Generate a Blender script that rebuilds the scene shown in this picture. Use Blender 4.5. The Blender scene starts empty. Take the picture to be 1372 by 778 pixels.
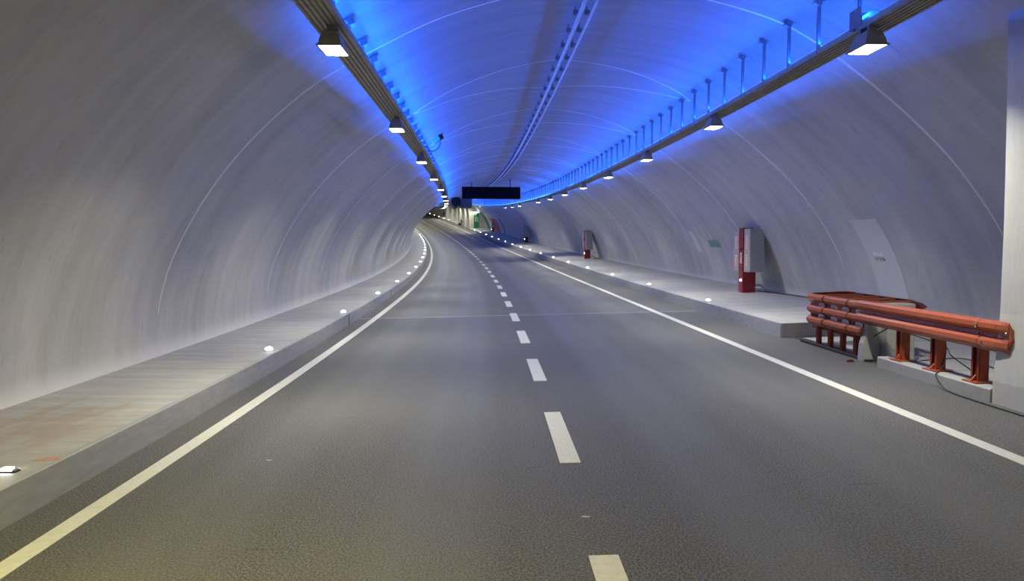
import bpy, bmesh, math, random
import numpy as np
from mathutils import Vector, Matrix

random.seed(7)
C = bpy.context.scene
COL = C.collection

# ------------------------------------------------------------------ camera
CAM_U, EYE, FPX, PITCH = -0.693, 2.0, 939.9, 3.0
cd = bpy.data.cameras.new('camera'); cam = bpy.data.objects.new('camera', cd); COL.objects.link(cam)
cd.sensor_width = 36.0; cd.lens = FPX / 1372.0 * 36.0; cd.clip_end = 600
cam.location = (CAM_U, 0, EYE); cam.rotation_euler = (math.radians(90 - PITCH), 0, 0)
C.camera = cam
# ------------------------------------------------------------------ world, exposure
w = bpy.data.worlds.new('world'); C.world = w; w.use_nodes = True
w.node_tree.nodes['Background'].inputs[0].default_value = (0.6, 0.58, 0.52, 1)
w.node_tree.nodes['Background'].inputs[1].default_value = 0.015
C.view_settings.view_transform = 'Standard'; C.view_settings.look = 'None'
C.view_settings.exposure = 0.0; C.view_settings.gamma = 1.0
C.view_settings.use_curve_mapping = False
# ------------------------------------------------------------------ light levels
P_LUM = 138.0            # each white luminaire, watts
P_WARM = 150.0           # luminaires of the section behind the camera
P_BLUE = 25.0           # per metre of blue strip
C_WHITE = (1.0, 0.965, 0.80)
C_WARM = (1.0, 0.87, 0.30)
C_BLUE = (0.003, 0.095, 1.0)

# ------------------------------------------------------------------ the road's alignment
KS = [0, 12, 24, 36, 50, 66, 84, 104, 130, 160]
KV = [-.0013678, -.0014773, -.0010588, -.001788, -.0014184, -.001338, -.0012443, -.0015162, -.0020128, -.00111]
GS = [0, 15, 30, 50, 75, 105, 150]
GV = [.0051029, .0171554, .0248755, .041342, .0548261, .0764047, .107209]
BANK = 0.019654
S = np.arange(-40, 240, .5)
_k = np.interp(S, KS, KV); _g = np.interp(S, GS, GV); _i0 = 80
_th = np.concatenate([[0], np.cumsum((_k[1:] + _k[:-1]) / 2 * .5)]); _th = _th - _th[_i0] - 0.018429
_x = np.concatenate([[0], np.cumsum(np.sin((_th[1:] + _th[:-1]) / 2) * .5)]); _x -= _x[_i0]
_y = np.concatenate([[0], np.cumsum(np.cos((_th[1:] + _th[:-1]) / 2) * .5)]); _y -= _y[_i0]
_z = np.concatenate([[0], np.cumsum((_g[1:] + _g[:-1]) / 2 * .5)]); _z -= _z[_i0]

def W(s, u, h):
    t = float(np.interp(s, S, _th))
    return Vector((float(np.interp(s, S, _x)) + u * math.cos(t), float(np.interp(s, S, _y)) - u * math.sin(t),
                   float(np.interp(s, S, _z)) + h + u * BANK))
def head(s): return float(np.interp(s, S, _th))
def grade(s): return float(np.interp(s, GS, GV))

# ------------------------------------------------------------------ helpers
def link(name, me, mats, parent=None, loc=None, rot=None, smooth=False):
    o = bpy.data.objects.new(name, me); COL.objects.link(o)
    for m in (mats if isinstance(mats, (list, tuple)) else [mats]): me.materials.append(m)
    if smooth:
        for p in me.polygons: p.use_smooth = True
    if parent: o.parent = parent
    if loc is not None: o.location = loc
    if rot is not None: o.rotation_euler = rot
    return o

class MB:
    def __init__(self): self.v = []; self.f = []; self.uv = None
    def quad(self, a, b, c, d):
        n = len(self.v); self.v += [a, b, c, d]; self.f.append((n, n + 1, n + 2, n + 3)); return self
    def box(self, x0, x1, y0, y1, z0, z1, T=None):
        n = len(self.v)
        P = [(x, y, z) for z in (z0, z1) for y in (y0, y1) for x in (x0, x1)]
        if T: P = [T(*p) for p in P]
        self.v += [tuple(p) for p in P]
        for f in ((0, 2, 3, 1), (4, 5, 7, 6), (0, 1, 5, 4), (2, 6, 7, 3), (0, 4, 6, 2), (1, 3, 7, 5)):
            self.f.append(tuple(n + i for i in f))
        return self
    def frus(self, a0, b0, z0, a1, b1, z1, cx=0, cy=0):
        n = len(self.v)
        for a, b, z in ((a0, b0, z0), (a1, b1, z1)):
            self.v += [(cx - a, cy - b, z), (cx + a, cy - b, z), (cx - a, cy + b, z), (cx + a, cy + b, z)]
        for f in ((0, 2, 3, 1), (4, 5, 7, 6), (0, 1, 5, 4), (2, 6, 7, 3), (0, 4, 6, 2), (1, 3, 7, 5)):
            self.f.append(tuple(n + i for i in f))
        return self
    def tube(self, pts, r, seg=8):
        n0 = len(self.v); pts = [Vector(p) for p in pts]; k = len(pts); up = None
        rr = r if isinstance(r, (list, tuple)) else [r] * k
        for i, p in enumerate(pts):
            d = (pts[min(i + 1, k - 1)] - pts[max(i - 1, 0)]).normalized()
            if up is None: up = Vector((0, 0, 1)) if abs(d.z) < .9 else Vector((1, 0, 0))
            a = d.cross(up).normalized(); b = a.cross(d).normalized(); up = b
            for j in range(seg):
                t = 2 * math.pi * j / seg
                self.v.append(tuple(p + rr[i] * (math.cos(t) * a + math.sin(t) * b)))
        for i in range(k - 1):
            for j in range(seg):
                j2 = (j + 1) % seg
                self.f.append((n0 + i * seg + j, n0 + i * seg + j2, n0 + (i + 1) * seg + j2, n0 + (i + 1) * seg + j))
        self.f.append(tuple(n0 + j for j in range(seg))[::-1]); self.f.append(tuple(n0 + (k - 1) * seg + j for j in range(seg)))
        return self
    def lathe(self, prof, seg=20, M=None):
        n0 = len(self.v); k = len(prof)
        for r, z in prof:
            for j in range(seg):
                t = 2 * math.pi * j / seg; p = Vector((r * math.cos(t), r * math.sin(t), z))
                self.v.append(tuple(M @ p if M else p))
        for i in range(k - 1):
            for j in range(seg):
                j2 = (j + 1) % seg
                self.f.append((n0 + i * seg + j, n0 + i * seg + j2, n0 + (i + 1) * seg + j2, n0 + (i + 1) * seg + j))
        if prof[0][0] > 1e-6: self.f.append(tuple(n0 + j for j in range(seg))[::-1])
        if prof[-1][0] > 1e-6: self.f.append(tuple(n0 + (k - 1) * seg + j for j in range(seg)))
        return self
    def prism(self, poly, a, b, T):
        """extrude polygon poly (p,q) from a to b through T(p,q,t)"""
        n = len(self.v); m = len(poly)
        self.v += [tuple(T(p, q, a)) for p, q in poly] + [tuple(T(p, q, b)) for p, q in poly]
        self.f.append(tuple(range(n, n + m))); self.f.append(tuple(range(n + m, n + 2 * m))[::-1])
        for i in range(m):
            j = (i + 1) % m; self.f.append((n + i, n + m + i, n + m + j, n + j))
        return self
    def mesh(self, name):
        me = bpy.data.meshes.new(name); me.from_pydata([tuple(p) for p in self.v], [], self.f); me.update()
        bm = bmesh.new(); bm.from_mesh(me); bmesh.ops.recalc_face_normals(bm, faces=bm.faces); bm.to_mesh(me); bm.free()
        return me
    def build(self, name, mat, parent=None, loc=None, rot=None, smooth=False, bevel=0):
        o = link(name, self.mesh(name), mat, parent, loc, rot, smooth)
        if bevel:
            b = o.modifiers.new('bevel', 'BEVEL'); b.width = bevel; b.segments = 2; b.limit_method = 'ANGLE'
        return o

def sweep(name, prof, slist, mat, closed=False, parent=None, smooth=False, uvoff=0.0, fn=None, origin=None):
    """sweep the cross-section prof [(u,h)] along the road; uv = (metres along, metres around)"""
    vs = []; fs = []; uvs = []
    m = len(prof); arc = [uvoff]
    for i in range(1, m): arc.append(arc[-1] + math.hypot(prof[i][0] - prof[i - 1][0], prof[i][1] - prof[i - 1][1]))
    org = Vector(origin) if origin is not None else Vector((0, 0, 0))
    for s in slist:
        pr = fn(s) if fn else prof
        for (u, h) in pr: vs.append(tuple(W(s, u, h) - org))
    uvl = []
    n = len(slist); rng = m if closed else m - 1
    for i in range(n - 1):
        for j in range(rng):
            j2 = (j + 1) % m
            fs.append((i * m + j, i * m + j2, (i + 1) * m + j2, (i + 1) * m + j))
            a2 = arc[j2] if j2 else arc[-1] + .1
            uvl += [(slist[i], arc[j]), (slist[i], a2), (slist[i + 1], a2), (slist[i + 1], arc[j])]
    if closed:
        fs.append(tuple(range(m))); fs.append(tuple((n - 1) * m + j for j in range(m))[::-1])
        uvl += [(p[0], p[1]) for p in prof] + [(p[0], p[1]) for p in prof][::-1]
    me = bpy.data.meshes.new(name); me.from_pydata(vs, [], fs); me.update()
    ul = me.uv_layers.new(name='sh')
    for i, t in enumerate(uvl): ul.data[i].uv = t
    o = link(name, me, mat, parent, smooth=smooth)
    if origin is not None and parent is None: o.location = org
    return o

def fr(a, b, st): 
    n = max(1, int(round((b - a) / st))); return [a + (b - a) * i / n for i in range(n + 1)]
def tag(o, label, cat, group=None, kind=None):
    o['label'] = label; o['category'] = cat
    if group: o['group'] = group
    if kind: o['kind'] = kind
    return o
def struct(o): o['kind'] = 'structure'; return o
def empty(name, s, u, h, label, cat, group=None, tilt=False, yaw=0):
    o = bpy.data.objects.new(name, None); COL.objects.link(o); o.empty_display_size = .1
    o.location = W(s, u, h); o.rotation_euler = (math.atan(grade(s)) if tilt else 0, 0, -head(s) + yaw)
    return tag(o, label, cat, group)
def copy_tree(o, parent=None):
    c = o.copy(); COL.objects.link(c)
    if parent is not None: c.parent = parent
    for ch in list(o.children): copy_tree(ch, c)
    return c
ORD = ['nearest', 'second', 'third', 'fourth', 'fifth', 'sixth', 'seventh', 'eighth', 'ninth', 'tenth', 'eleventh', 'twelfth',
       'thirteenth', 'fourteenth', 'fifteenth', 'sixteenth', 'seventeenth', 'eighteenth', 'nineteenth', 'twentieth']
_T = ['twenty', 'thirty', 'forty']
def ordn(i):
    if i < 20: return ORD[i]
    t, r = divmod(i + 1, 10); base = _T[t - 2]
    if r == 0: return base[:-1] + 'ieth'
    return base + '-' + ['first', 'second', 'third', 'fourth', 'fifth', 'sixth', 'seventh', 'eighth', 'ninth'][r - 1]

# ------------------------------------------------------------------ materials
class Mat:
    def __init__(self, name, rough=.6, metal=0.0, color=(.5, .5, .5), spec=.5):
        self.m = bpy.data.materials.new(name); self.m.use_nodes = True
        self.n = self.m.node_tree.nodes; self.l = self.m.node_tree.links; self.b = self.n['Principled BSDF']
        self.b.inputs['Roughness'].default_value = rough; self.b.inputs['Metallic'].default_value = metal
        self.b.inputs['Base Color'].default_value = (*color, 1); self.b.inputs['Specular IOR Level'].default_value = spec
    def node(self, t, **k):
        n = self.n.new(t)
        for a, v in k.items():
            if isinstance(getattr(n, a, None), (int, float, str, bool)): setattr(n, a, v)
        return n
    def coord(self, sx=1, sy=1, sz=1, kind='UV'):
        tc = self.node('ShaderNodeTexCoord'); mp = self.node('ShaderNodeMapping')
        mp.inputs['Scale'].default_value = (sx, sy, sz); self.l.new(tc.outputs[kind], mp.inputs[0]); return mp.outputs[0]
    def noise(self, co, scale=1, detail=4, rough=.55, lo=.35, hi=.65, dist=0.0):
        n = self.node('ShaderNodeTexNoise'); n.inputs['Scale'].default_value = scale; n.inputs['Detail'].default_value = detail
        n.inputs['Roughness'].default_value = rough; n.inputs['Distortion'].default_value = dist
        self.l.new(co, n.inputs['Vector']); r = self.node('ShaderNodeMapRange')
        r.inputs[1].default_value = lo; r.inputs[2].default_value = hi; self.l.new(n.outputs['Fac'], r.inputs[0]); return r.outputs[0]
    def mix(self, fac, a, b, mode='MIX'):
        n = self.node('ShaderNodeMix'); n.data_type = 'RGBA'; n.blend_type = mode
        for sock, v in ((n.inputs[0], fac), (n.inputs[6], a), (n.inputs[7], b)):
            if isinstance(v, (int, float)): sock.default_value = v
            elif isinstance(v, tuple): sock.default_value = (*v, 1)
            else: self.l.new(v, sock)
        return n.outputs[2]
    def math(self, op, a, b=0.0, c=0.0):
        n = self.node('ShaderNodeMath'); n.operation = op
        for i, v in enumerate((a, b, c)):
            if isinstance(v, (int, float)): n.inputs[i].default_value = v
            else: self.l.new(v, n.inputs[i])
        return n.outputs[0]
    def sep(self, co):
        n = self.node('ShaderNodeSeparateXYZ'); self.l.new(co, n.inputs[0]); return n.outputs
    def base(self, c): self.l.new(c, self.b.inputs['Base Color']); return self
    def rough(self, c): self.l.new(c, self.b.inputs['Roughness']); return self
    def bump(self, h, dist=.01, st=.4):
        n = self.node('ShaderNodeBump'); n.inputs['Distance'].default_value = dist; n.inputs['Strength'].default_value = st
        self.l.new(h, n.inputs['Height']); self.l.new(n.outputs[0], self.b.inputs['Normal']); return self

def band(M, x, a, b, soft):
    """1 inside [a,b], soft edges"""
    p = M.node('ShaderNodeMapRange'); p.inputs[1].default_value = a - soft; p.inputs[2].default_value = a; M.l.new(x, p.inputs[0])
    q = M.node('ShaderNodeMapRange'); q.inputs[1].default_value = b; q.inputs[2].default_value = b + soft
    q.inputs[3].default_value = 1; q.inputs[4].default_value = 0; M.l.new(x, q.inputs[0])
    return M.math('MULTIPLY', p.outputs[0], q.outputs[0])

def mat_concrete_wall():
    M = Mat('lining_concrete', .62, spec=.35)
    streak = M.noise(M.coord(1.4, .16), 1.6, 6, .6, .3, .7, .3)     # formwork streaks run round the section
    fine = M.noise(M.coord(6, .9), 3.0, 5, .6, .35, .68)
    cloud = M.noise(M.coord(.5, .3), 1.0, 5, .6, .36, .64)
    spots = M.noise(M.coord(2.2, .6), 2.6, 4, .65, .62, .72)
    c = M.mix(streak, (.41, .402, .365), (.60, .588, .54))
    c = M.mix(M.math('MULTIPLY', cloud, .55), c, (.66, .65, .60))
    c = M.mix(M.math('MULTIPLY', fine, .22), c, (.36, .355, .345))
    c = M.mix(M.math('MULTIPLY', spots, .35), c, (.24, .24, .23))
    uv = M.sep(M.coord(1, 1))
    foot = M.node('ShaderNodeMapRange'); foot.inputs[1].default_value = .62; foot.inputs[2].default_value = .36
    M.l.new(uv[1], foot.inputs[0])
    c = M.mix(M.math('MULTIPLY', foot.outputs[0], .8), c, (.76, .75, .68))
    M.base(c); M.bump(M.math('ADD', streak, M.math('MULTIPLY', fine, .5)), .006, .18)
    return M.m
def mat_concrete_ceiling():
    M = Mat('ceiling_concrete', .6, spec=.4)
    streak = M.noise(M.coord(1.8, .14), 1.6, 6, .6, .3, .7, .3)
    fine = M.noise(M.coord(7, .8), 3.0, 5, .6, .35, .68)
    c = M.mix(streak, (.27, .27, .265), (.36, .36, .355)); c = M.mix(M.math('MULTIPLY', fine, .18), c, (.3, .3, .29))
    uv = M.sep(M.coord(1, 1)); wob = M.noise(M.coord(.5, .5), 1.2, 4, .6, .3, .7)
    y = M.math('ADD', uv[1], M.math('MULTIPLY', wob, .22))
    st = M.math('MULTIPLY', band(M, y, .42, .50, .22), .6)              # brown water stain beside the crown conduits
    c = M.mix(st, c, (.33, .26, .19))
    st2 = M.math('MULTIPLY', band(M, y, 1.75, 1.85, .3), .35)
    c = M.mix(st2, c, (.30, .25, .2))
    M.base(c); M.bump(streak, .006, .15)
    return M.m
def mat_asphalt():
    M = Mat('asphalt', .5, spec=.5)
    g = M.noise(M.coord(1, 1), 60, 2, .8, .41, .61); g2 = M.noise(M.coord(1, 1), 14, 4, .7, .35, .68)
    big = M.noise(M.coord(.15, .6), 1.3, 4, .6, .3, .7)
    crack = M.noise(M.coord(3.4, .35), 2.2, 5, .7, .64, .70, .3)
    c = M.mix(g, (.014, .014, .014), (.205, .205, .20)); c = M.mix(M.math('MULTIPLY', g2, .35), c, (.075, .075, .077))
    c = M.mix(M.math('MULTIPLY', big, .35), c, (.15, .15, .15)); c = M.mix(M.math('MULTIPLY', crack, .55), c, (.03, .03, .03))
    uv = M.sep(M.coord(1, 1))
    # polished wheel tracks, paler than the rest
    tr = None
    for a in (-2.9, -1.15, 1.2, 2.95):
        b = band(M, uv[1], a + 4.4 - .22, a + 4.4 + .22, .35); tr = b if tr is None else M.math('ADD', tr, b)
    c = M.mix(M.math('MULTIPLY', tr, .2), c, (.19, .19, .186))
    chips = M.noise(M.coord(1.3, 2.2), 7.0, 2, .5, .80, .82)
    c = M.mix(M.math('MULTIPLY', chips, .8), c, (.5, .49, .45))
    M.base(c)
    r = M.math('SUBTRACT', .56, M.math('MULTIPLY', tr, .12)); M.rough(r)
    M.bump(M.math('ADD', g, M.math('MULTIPLY', g2, .6)), .008, .7)
    return M.m
def mat_sidewalk():
    M = Mat('walkway_concrete', .7, spec=.35)
    st = M.noise(M.coord(3.5, .45), 1.6, 6, .65, .3, .7, .4); cl = M.noise(M.coord(.5, .7), 1.2, 4, .6, .3, .7)
    c = M.mix(st, (.34, .338, .325), (.50, .495, .475)); c = M.mix(M.math('MULTIPLY', cl, .35), c, (.27, .265, .25))
    uv = M.sep(M.coord(1, 1)); wob = M.noise(M.coord(.8, 2.6), 1.7, 4, .6, .3, .7)
    x = M.math('ADD', uv[0], M.math('MULTIPLY', wob, 2.2))
    rs = M.math('MULTIPLY', band(M, x, 7.9, 8.5, .8), band(M, uv[1], .35, 1.2, .5))
    c = M.mix(M.math('MULTIPLY', rs, .4), c, (.34, .22, .13))
    M.base(c); M.bump(st, .004, .3)
    return M.m
def mat_kerb():
    M = Mat('kerb_concrete', .6, spec=.4)
    n = M.noise(M.coord(1.5, 6), 2.2, 5, .6, .3, .7); f = M.noise(M.coord(9, 9), 3, 3, .6, .6, .72)
    c = M.mix(n, (.29, .295, .30), (.37, .372, .375)); c = M.mix(M.math('MULTIPLY', f, .3), c, (.2, .19, .18)); M.base(c)
    return M.m
def mat_pier():
    M = Mat('pier_concrete', .55, spec=.4)
    n = M.noise(M.coord(1.2, .3), 2.2, 6, .6, .3, .7); f = M.noise(M.coord(8, 1.5), 3, 4, .6, .35, .7)
    c = M.mix(n, (.47, .47, .445), (.58, .58, .555)); c = M.mix(M.math('MULTIPLY', f, .2), c, (.34, .34, .32)); M.base(c); M.bump(n, .004, .3)
    return M.m
def mat_paint(name, col, dirt, rough=.5, lo=.45, hi=.7, amt=.35, scale=2.0, spec=.5, kind='Object'):
    M = Mat(name, rough, spec=spec); n = M.noise(M.coord(1, 1, 1, kind), scale * 6, 5, .65, lo, hi)
    M.base(M.mix(M.math('MULTIPLY', n, amt), col, dirt)); return M.m
def mat_metal(name, col, rough=.4, metal=.9):
    M = Mat(name, rough, metal, col); n = M.noise(M.coord(1, 1, 1, 'Object'), 9, 4, .6, .3, .7)
    M.base(M.mix(n, tuple(c * .8 for c in col), tuple(min(1, c * 1.15) for c in col))); return M.m
def mat_emit(name, col, st, base=(.8, .8, .8)):
    M = Mat(name, .3, color=base); M.b.inputs['Emission Color'].default_value = (*col, 1); M.b.inputs['Emission Strength'].default_value = st
    return M.m

m_wall = mat_concrete_wall(); m_ceil = mat_concrete_ceiling(); m_road = mat_asphalt(); m_walk = mat_sidewalk()
m_kerb = mat_kerb(); m_pier = mat_pier()
m_line = mat_paint('road_paint', (.60, .60, .55), (.36, .36, .33), .55, .4, .75, .4, 3)
m_joint = mat_paint('joint_filler', (.30, .30, .30), (.2, .2, .2), .6)
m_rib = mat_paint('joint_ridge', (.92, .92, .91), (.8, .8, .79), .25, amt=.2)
m_fade = mat_paint('faint_ridge_and_glare', (.80, .80, .80), (.7, .7, .7), .35, amt=.2)  # crown ridge of the first ring; elsewhere painted glare lines
m_tray = mat_metal('galvanised_tray', (.48, .46, .40), .55, .2)
m_traydark = mat_paint('dark_metal_and_groove_shade', (.19, .18, .155), (.12, .115, .1), .6)
m_hang = mat_metal('hanger_steel', (.30, .30, .31), .45, .5)
m_house = mat_paint('luminaire_housing', (.34, .33, .27), (.24, .23, .19), .5)
m_lens = mat_emit('luminaire_glass', (1, .98, .90), 30)
m_led = mat_emit('blue_led', (.05, .38, 1.0), 6)
m_stud = mat_emit('stud_lens', (.92, .94, 1.0), 40)
m_studb = mat_metal('stud_metal', (.45, .45, .45), .4, .8)
m_orange = mat_paint('orange_paint', (.37, .092, .038), (.27, .072, .042), .28, .4, .75, .45, 1.2)
m_orangedk = mat_paint('orange_post_paint', (.34, .055, .022), (.22, .04, .022), .4, .4, .75, .45, 1.2)
m_red = mat_paint('red_paint', (.27, .015, .02), (.17, .010, .014), .4, .4, .75, .4, 1.2)
m_grey = mat_paint('cabinet_grey', (.37, .375, .35), (.31, .315, .30), .45, .4, .7, .4, 1)
m_white = mat_paint('sticker_white', (.75, .74, .72), (.6, .58, .55), .4, amt=.2)
m_redink = mat_paint('sticker_red', (.55, .04, .05), (.4, .03, .03), .4, amt=.2)
m_black = mat_paint('black_rubber', (.018, .018, .018), (.035, .035, .033), .5, amt=.4)
m_sign = mat_paint('sign_face', (.0025, .0025, .009), (.005, .005, .010), .7, amt=.3, spec=.15)
m_steel = mat_metal('bolt_steel', (.45, .45, .44), .35, .9)
m_block = mat_paint('block_concrete', (.34, .34, .325), (.26, .26, .245), .6, amt=.4, scale=.5)
m_cream = mat_paint('cream_tile', (.72, .70, .50), (.62, .60, .43), .5, amt=.3, scale=.3)
m_green = mat_paint('green_paint', (.02, .28, .09), (.015, .2, .07), .4, amt=.3)
m_greendk = mat_paint('green_arch_paint', (.05, .17, .10), (.06, .12, .09), .5, amt=.3)
m_salmon = mat_paint('salmon_paint', (.50, .13, .09), (.4, .13, .1), .5, amt=.3)
m_fan = mat_paint('fan_casing', (.04, .042, .05), (.025, .025, .03), .45, amt=.3)
m_pipe = mat_metal('grey_pipe', (.66, .66, .64), .45, .1)
m_patch = mat_paint('repair_render', (.66, .65, .61), (.60, .59, .56), .65, amt=.4, scale=.6)
m_ink = mat_paint('stencil_dark', (.16, .16, .16), (.3, .3, .3), .6, amt=.4)
m_inklt = mat_paint('stencil_light', (.95, .95, .95), (.8, .8, .8), .6, amt=.3)
m_teal = mat_paint('stencil_green', (.10, .24, .20), (.28, .34, .32), .6, .35, .6, .7, 3)

m_maroon = mat_paint('maroon_and_beam_shade', (.10, .020, .014), (.06, .014, .012), .45, amt=.4)  # dark red of rubble and lap edges; shade painted onto the rear beam
# ------------------------------------------------------------------ the cross-section
LEFT = [(-6.125, .34), (-6.16, .5), (-6.17, .70), (-6.15, .89), (-6.07, 1.35), (-5.91, 1.84), (-5.67, 2.33), (-5.37, 2.83),
        (-5.01, 3.32), (-4.58, 3.8), (-4.1, 4.25), (-3.56, 4.67), (-2.98, 5.01)]
CROWN = [(-2.98, 5.01), (-2.35, 5.33), (-1.69, 5.64), (-1.0, 5.87), (-.29, 6.04), (.43, 6.12), (1.17, 6.14), (1.9, 6.10), (2.63, 5.99),
         (3.34, 5.81), (4.03, 5.57), (4.69, 5.20)]
RIGHT = [(8.5, -.05), (8.5, .3), (8.47, .5), (8.4, .78), (8.24, 1.27), (8.01, 1.79), (7.71, 2.31), (7.34, 2.83), (6.92, 3.34), (6.43, 3.83),
         (5.9, 4.3), (5.31, 4.76), (4.69, 5.20)]
def smooth_poly(P, k=3):
    out = []
    n = len(P)
    for i in range(n - 1):
        p0 = P[max(i - 1, 0)]; p1 = P[i]; p2 = P[i + 1]; p3 = P[min(i + 2, n - 1)]
        for t in [j / k for j in range(k)]:
            q = []
            for a in (0, 1):
                q.append(.5 * (2 * p1[a] + (p2[a] - p0[a]) * t + (2 * p0[a] - 5 * p1[a] + 4 * p2[a] - p3[a]) * t * t + (3 * p1[a] - p0[a] - 3 * p2[a] + p3[a]) * t ** 3))
            out.append(tuple(q))
    out.append(P[-1]); return out
ALLP = smooth_poly(LEFT + CROWN[1:] + RIGHT[::-1][1:], 3)
nL = (len(LEFT) - 1) * 3; nC = nL + (len(CROWN) - 1) * 3
PL = ALLP[:nL + 1]; PC = ALLP[nL:nC + 1]; PR = ALLP[nC:][::-1]
SL = fr(-24, 200, 1.0)
def wallpt(side, h, off=0.0):
    P = PL if side == 'L' else PR
    hs = [p[1] for p in P]; us = [p[0] for p in P]
    u = float(np.interp(h, hs, us)); return (u + off if side == 'L' else u - off)

struct(sweep('wall_left', PL, SL, m_wall, smooth=True, uvoff=.34))
arcC = 0
i0 = min(range(len(PC)), key=lambda i: abs(PC[i][0] - 0.0))
lenC = sum(math.hypot(PC[i + 1][0] - PC[i][0], PC[i + 1][1] - PC[i][1]) for i in range(i0))
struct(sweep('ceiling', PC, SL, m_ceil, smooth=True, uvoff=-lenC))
struct(sweep('wall_right', PR, fr(8.0, 126.2, 1.0), m_wall, smooth=True, uvoff=0.0))

# road
UL, UR = -4.38, 5.30
roadu = [(UL - .02, 0)] + [(UL + (UR - UL) * i / 12, 0) for i in range(1, 12)] + [(UR + .5, 0)]
struct(sweep('floor', roadu, SL, m_road, uvoff=0.0))
for i, m in enumerate([]): pass
# ground of the bay in front of the barrier's wall
struct(sweep('floor', [(5.72, .004), (8.55, .004)], fr(7.9, 14.6, .8), m_walk, uvoff=0.0))
# walkways: slab top, kerb face
def walkway(name, prof, sl, closed=True):
    return struct(sweep(name, prof, sl, m_walk, closed=closed))
struct(sweep('floor', [(-6.14, .345), (-4.44, .30), (-4.44, .29)], SL, m_walk, uvoff=0.0))
struct(sweep('floor', [(8.52, .345), (5.36, .30), (5.36, .29)], fr(14.3, 126.2, .8), m_walk, uvoff=0.0))
struct(sweep('trim_1', [(-4.44, -.05), (-4.44, .300), (-4.392, .300), (-4.38, .288), (-4.372, -.05)], SL, m_kerb, closed=True))
struct(sweep('trim_2', [(5.36, -.05), (5.36, .300), (5.31, .300), (5.298, .288), (5.29, -.05)], fr(14.3, 200, .8), m_kerb, closed=True))
o = sweep('trim_3', [(5.31, -.02), (5.31, .300), (8.5, .345), (8.5, -.02)], [14.27, 14.33], m_block, closed=True); struct(o)
# narrow section beside the camera and again beyond the bay
PIER = [(5.39, -.05), (5.39, .28), (5.42, .6), (5.455, 1.1), (5.46, 2.2), (5.45, 3.2), (5.42, 4.95), (8.75, 4.95), (8.75, -.05)]
struct(sweep('wall_right', PIER, fr(-24, 8.35, 1.0), m_pier, closed=True))
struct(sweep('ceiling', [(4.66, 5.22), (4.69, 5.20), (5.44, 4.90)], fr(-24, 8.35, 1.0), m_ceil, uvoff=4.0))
def farpier(s):
    t = min(1, max(0, (s - 141) / 4.0)); off = 1.25 * t; r = 0.25 * max(0, (127 - s)) 
    return [(5.33 + off + r, .02), (5.36 + off + r, 1.0), (5.36 + off + r, 2.6), (5.2 + off * .8 + r, 4.2), (4.9 + off * .3 + r, 5.15)]
struct(sweep('wall_right', [(5.33, .02), (5.36, 1.0), (5.36, 2.6), (5.2, 4.2), (4.9, 5.15)], fr(126, 200, 1.0), m_pier, fn=farpier, smooth=True))
struct(sweep('floor', [(6.75, .32), (5.36, .30)], fr(140, 200, 1), m_walk, uvoff=0.0))
# wall closing the bay at its far end: faces the camera
def endwall():
    P = [p for p in PR if p[1] >= .3]
    poly = [(5.45, .28)] + [(8.5, .28)] + P + [(4.9, 5.05)]
    mb = MB(); mb.prism(poly, 126.0, 126.25, lambda u, h, s: W(s, u, h)); return mb
struct(endwall().build('wall_back', m_cream))
# concrete closing the tunnel behind the camera, and where the road bends out of sight
for s in (-24, 200):
    mb = MB(); poly = [(-6.2, -.1), (5.5 if s < 0 else 6.6, -.1)] + [(5.5, 4.8)] + [p for p in PC[::-1]] + [p for p in PL[::-1]]
    mb.prism(poly, s, s + .2, lambda u, h, t: W(t, u, h)); struct(mb.build('wall_front' if s < 0 else 'wall_back', m_wall))

# lining joints: pale ridges right round the section
def ribband(s0, side, pts, wd, hgt, mat, ds=None):
    """thin raised strip that follows pts on the lining; ds(i) shifts it along the road"""
    mb = MB(); n = len(pts); ring = []
    for i, (u, h) in enumerate(pts):
        a = pts[max(i - 1, 0)]; b = pts[min(i + 1, n - 1)]
        tx, ty = b[0] - a[0], b[1] - a[1]; L = math.hypot(tx, ty); nx, ny = ty / L, -tx / L
        cx, cy = 1.2 - u, 2.0 - h
        if nx * cx + ny * cy < 0: nx, ny = -nx, -ny
        sh = ds(i / (n - 1)) if ds else 0; w2 = wd(i / (n - 1)) / 2
        ring.append([W(s0 + sh - w2, u, h), W(s0 + sh - w2 * .5, u + nx * hgt, h + ny * hgt), W(s0 + sh + w2 * .5, u + nx * hgt, h + ny * hgt), W(s0 + sh + w2, u, h)])
    for r in ring: mb.v += [tuple(p) for p in r]
    for i in range(n - 1):
        for j in range(3): mb.f.append((i * 4 + j, i * 4 + j + 1, (i + 1) * 4 + j + 1, (i + 1) * 4 + j))
    return mb
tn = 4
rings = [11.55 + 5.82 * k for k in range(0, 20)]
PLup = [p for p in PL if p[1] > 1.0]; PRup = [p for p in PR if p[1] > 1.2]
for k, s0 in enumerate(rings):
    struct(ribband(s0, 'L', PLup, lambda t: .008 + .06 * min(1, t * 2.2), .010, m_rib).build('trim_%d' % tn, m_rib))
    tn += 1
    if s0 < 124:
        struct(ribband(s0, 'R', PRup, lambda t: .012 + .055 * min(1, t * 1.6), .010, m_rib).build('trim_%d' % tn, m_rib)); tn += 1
    # glare lines put in as pale strips: fork from each ring, die out towards crown
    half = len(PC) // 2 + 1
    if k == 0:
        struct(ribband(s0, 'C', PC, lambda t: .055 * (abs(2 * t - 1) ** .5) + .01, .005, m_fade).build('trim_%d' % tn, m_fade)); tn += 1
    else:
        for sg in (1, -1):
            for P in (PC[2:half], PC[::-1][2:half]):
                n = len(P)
                struct(ribband(s0, 'C', P, lambda t: .05 * (1 - t) + .008, .005, m_fade, ds=lambda t, g=sg: g * 1.5 * t ** .8).build('trim_%d' % tn, m_fade)); tn += 1

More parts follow.
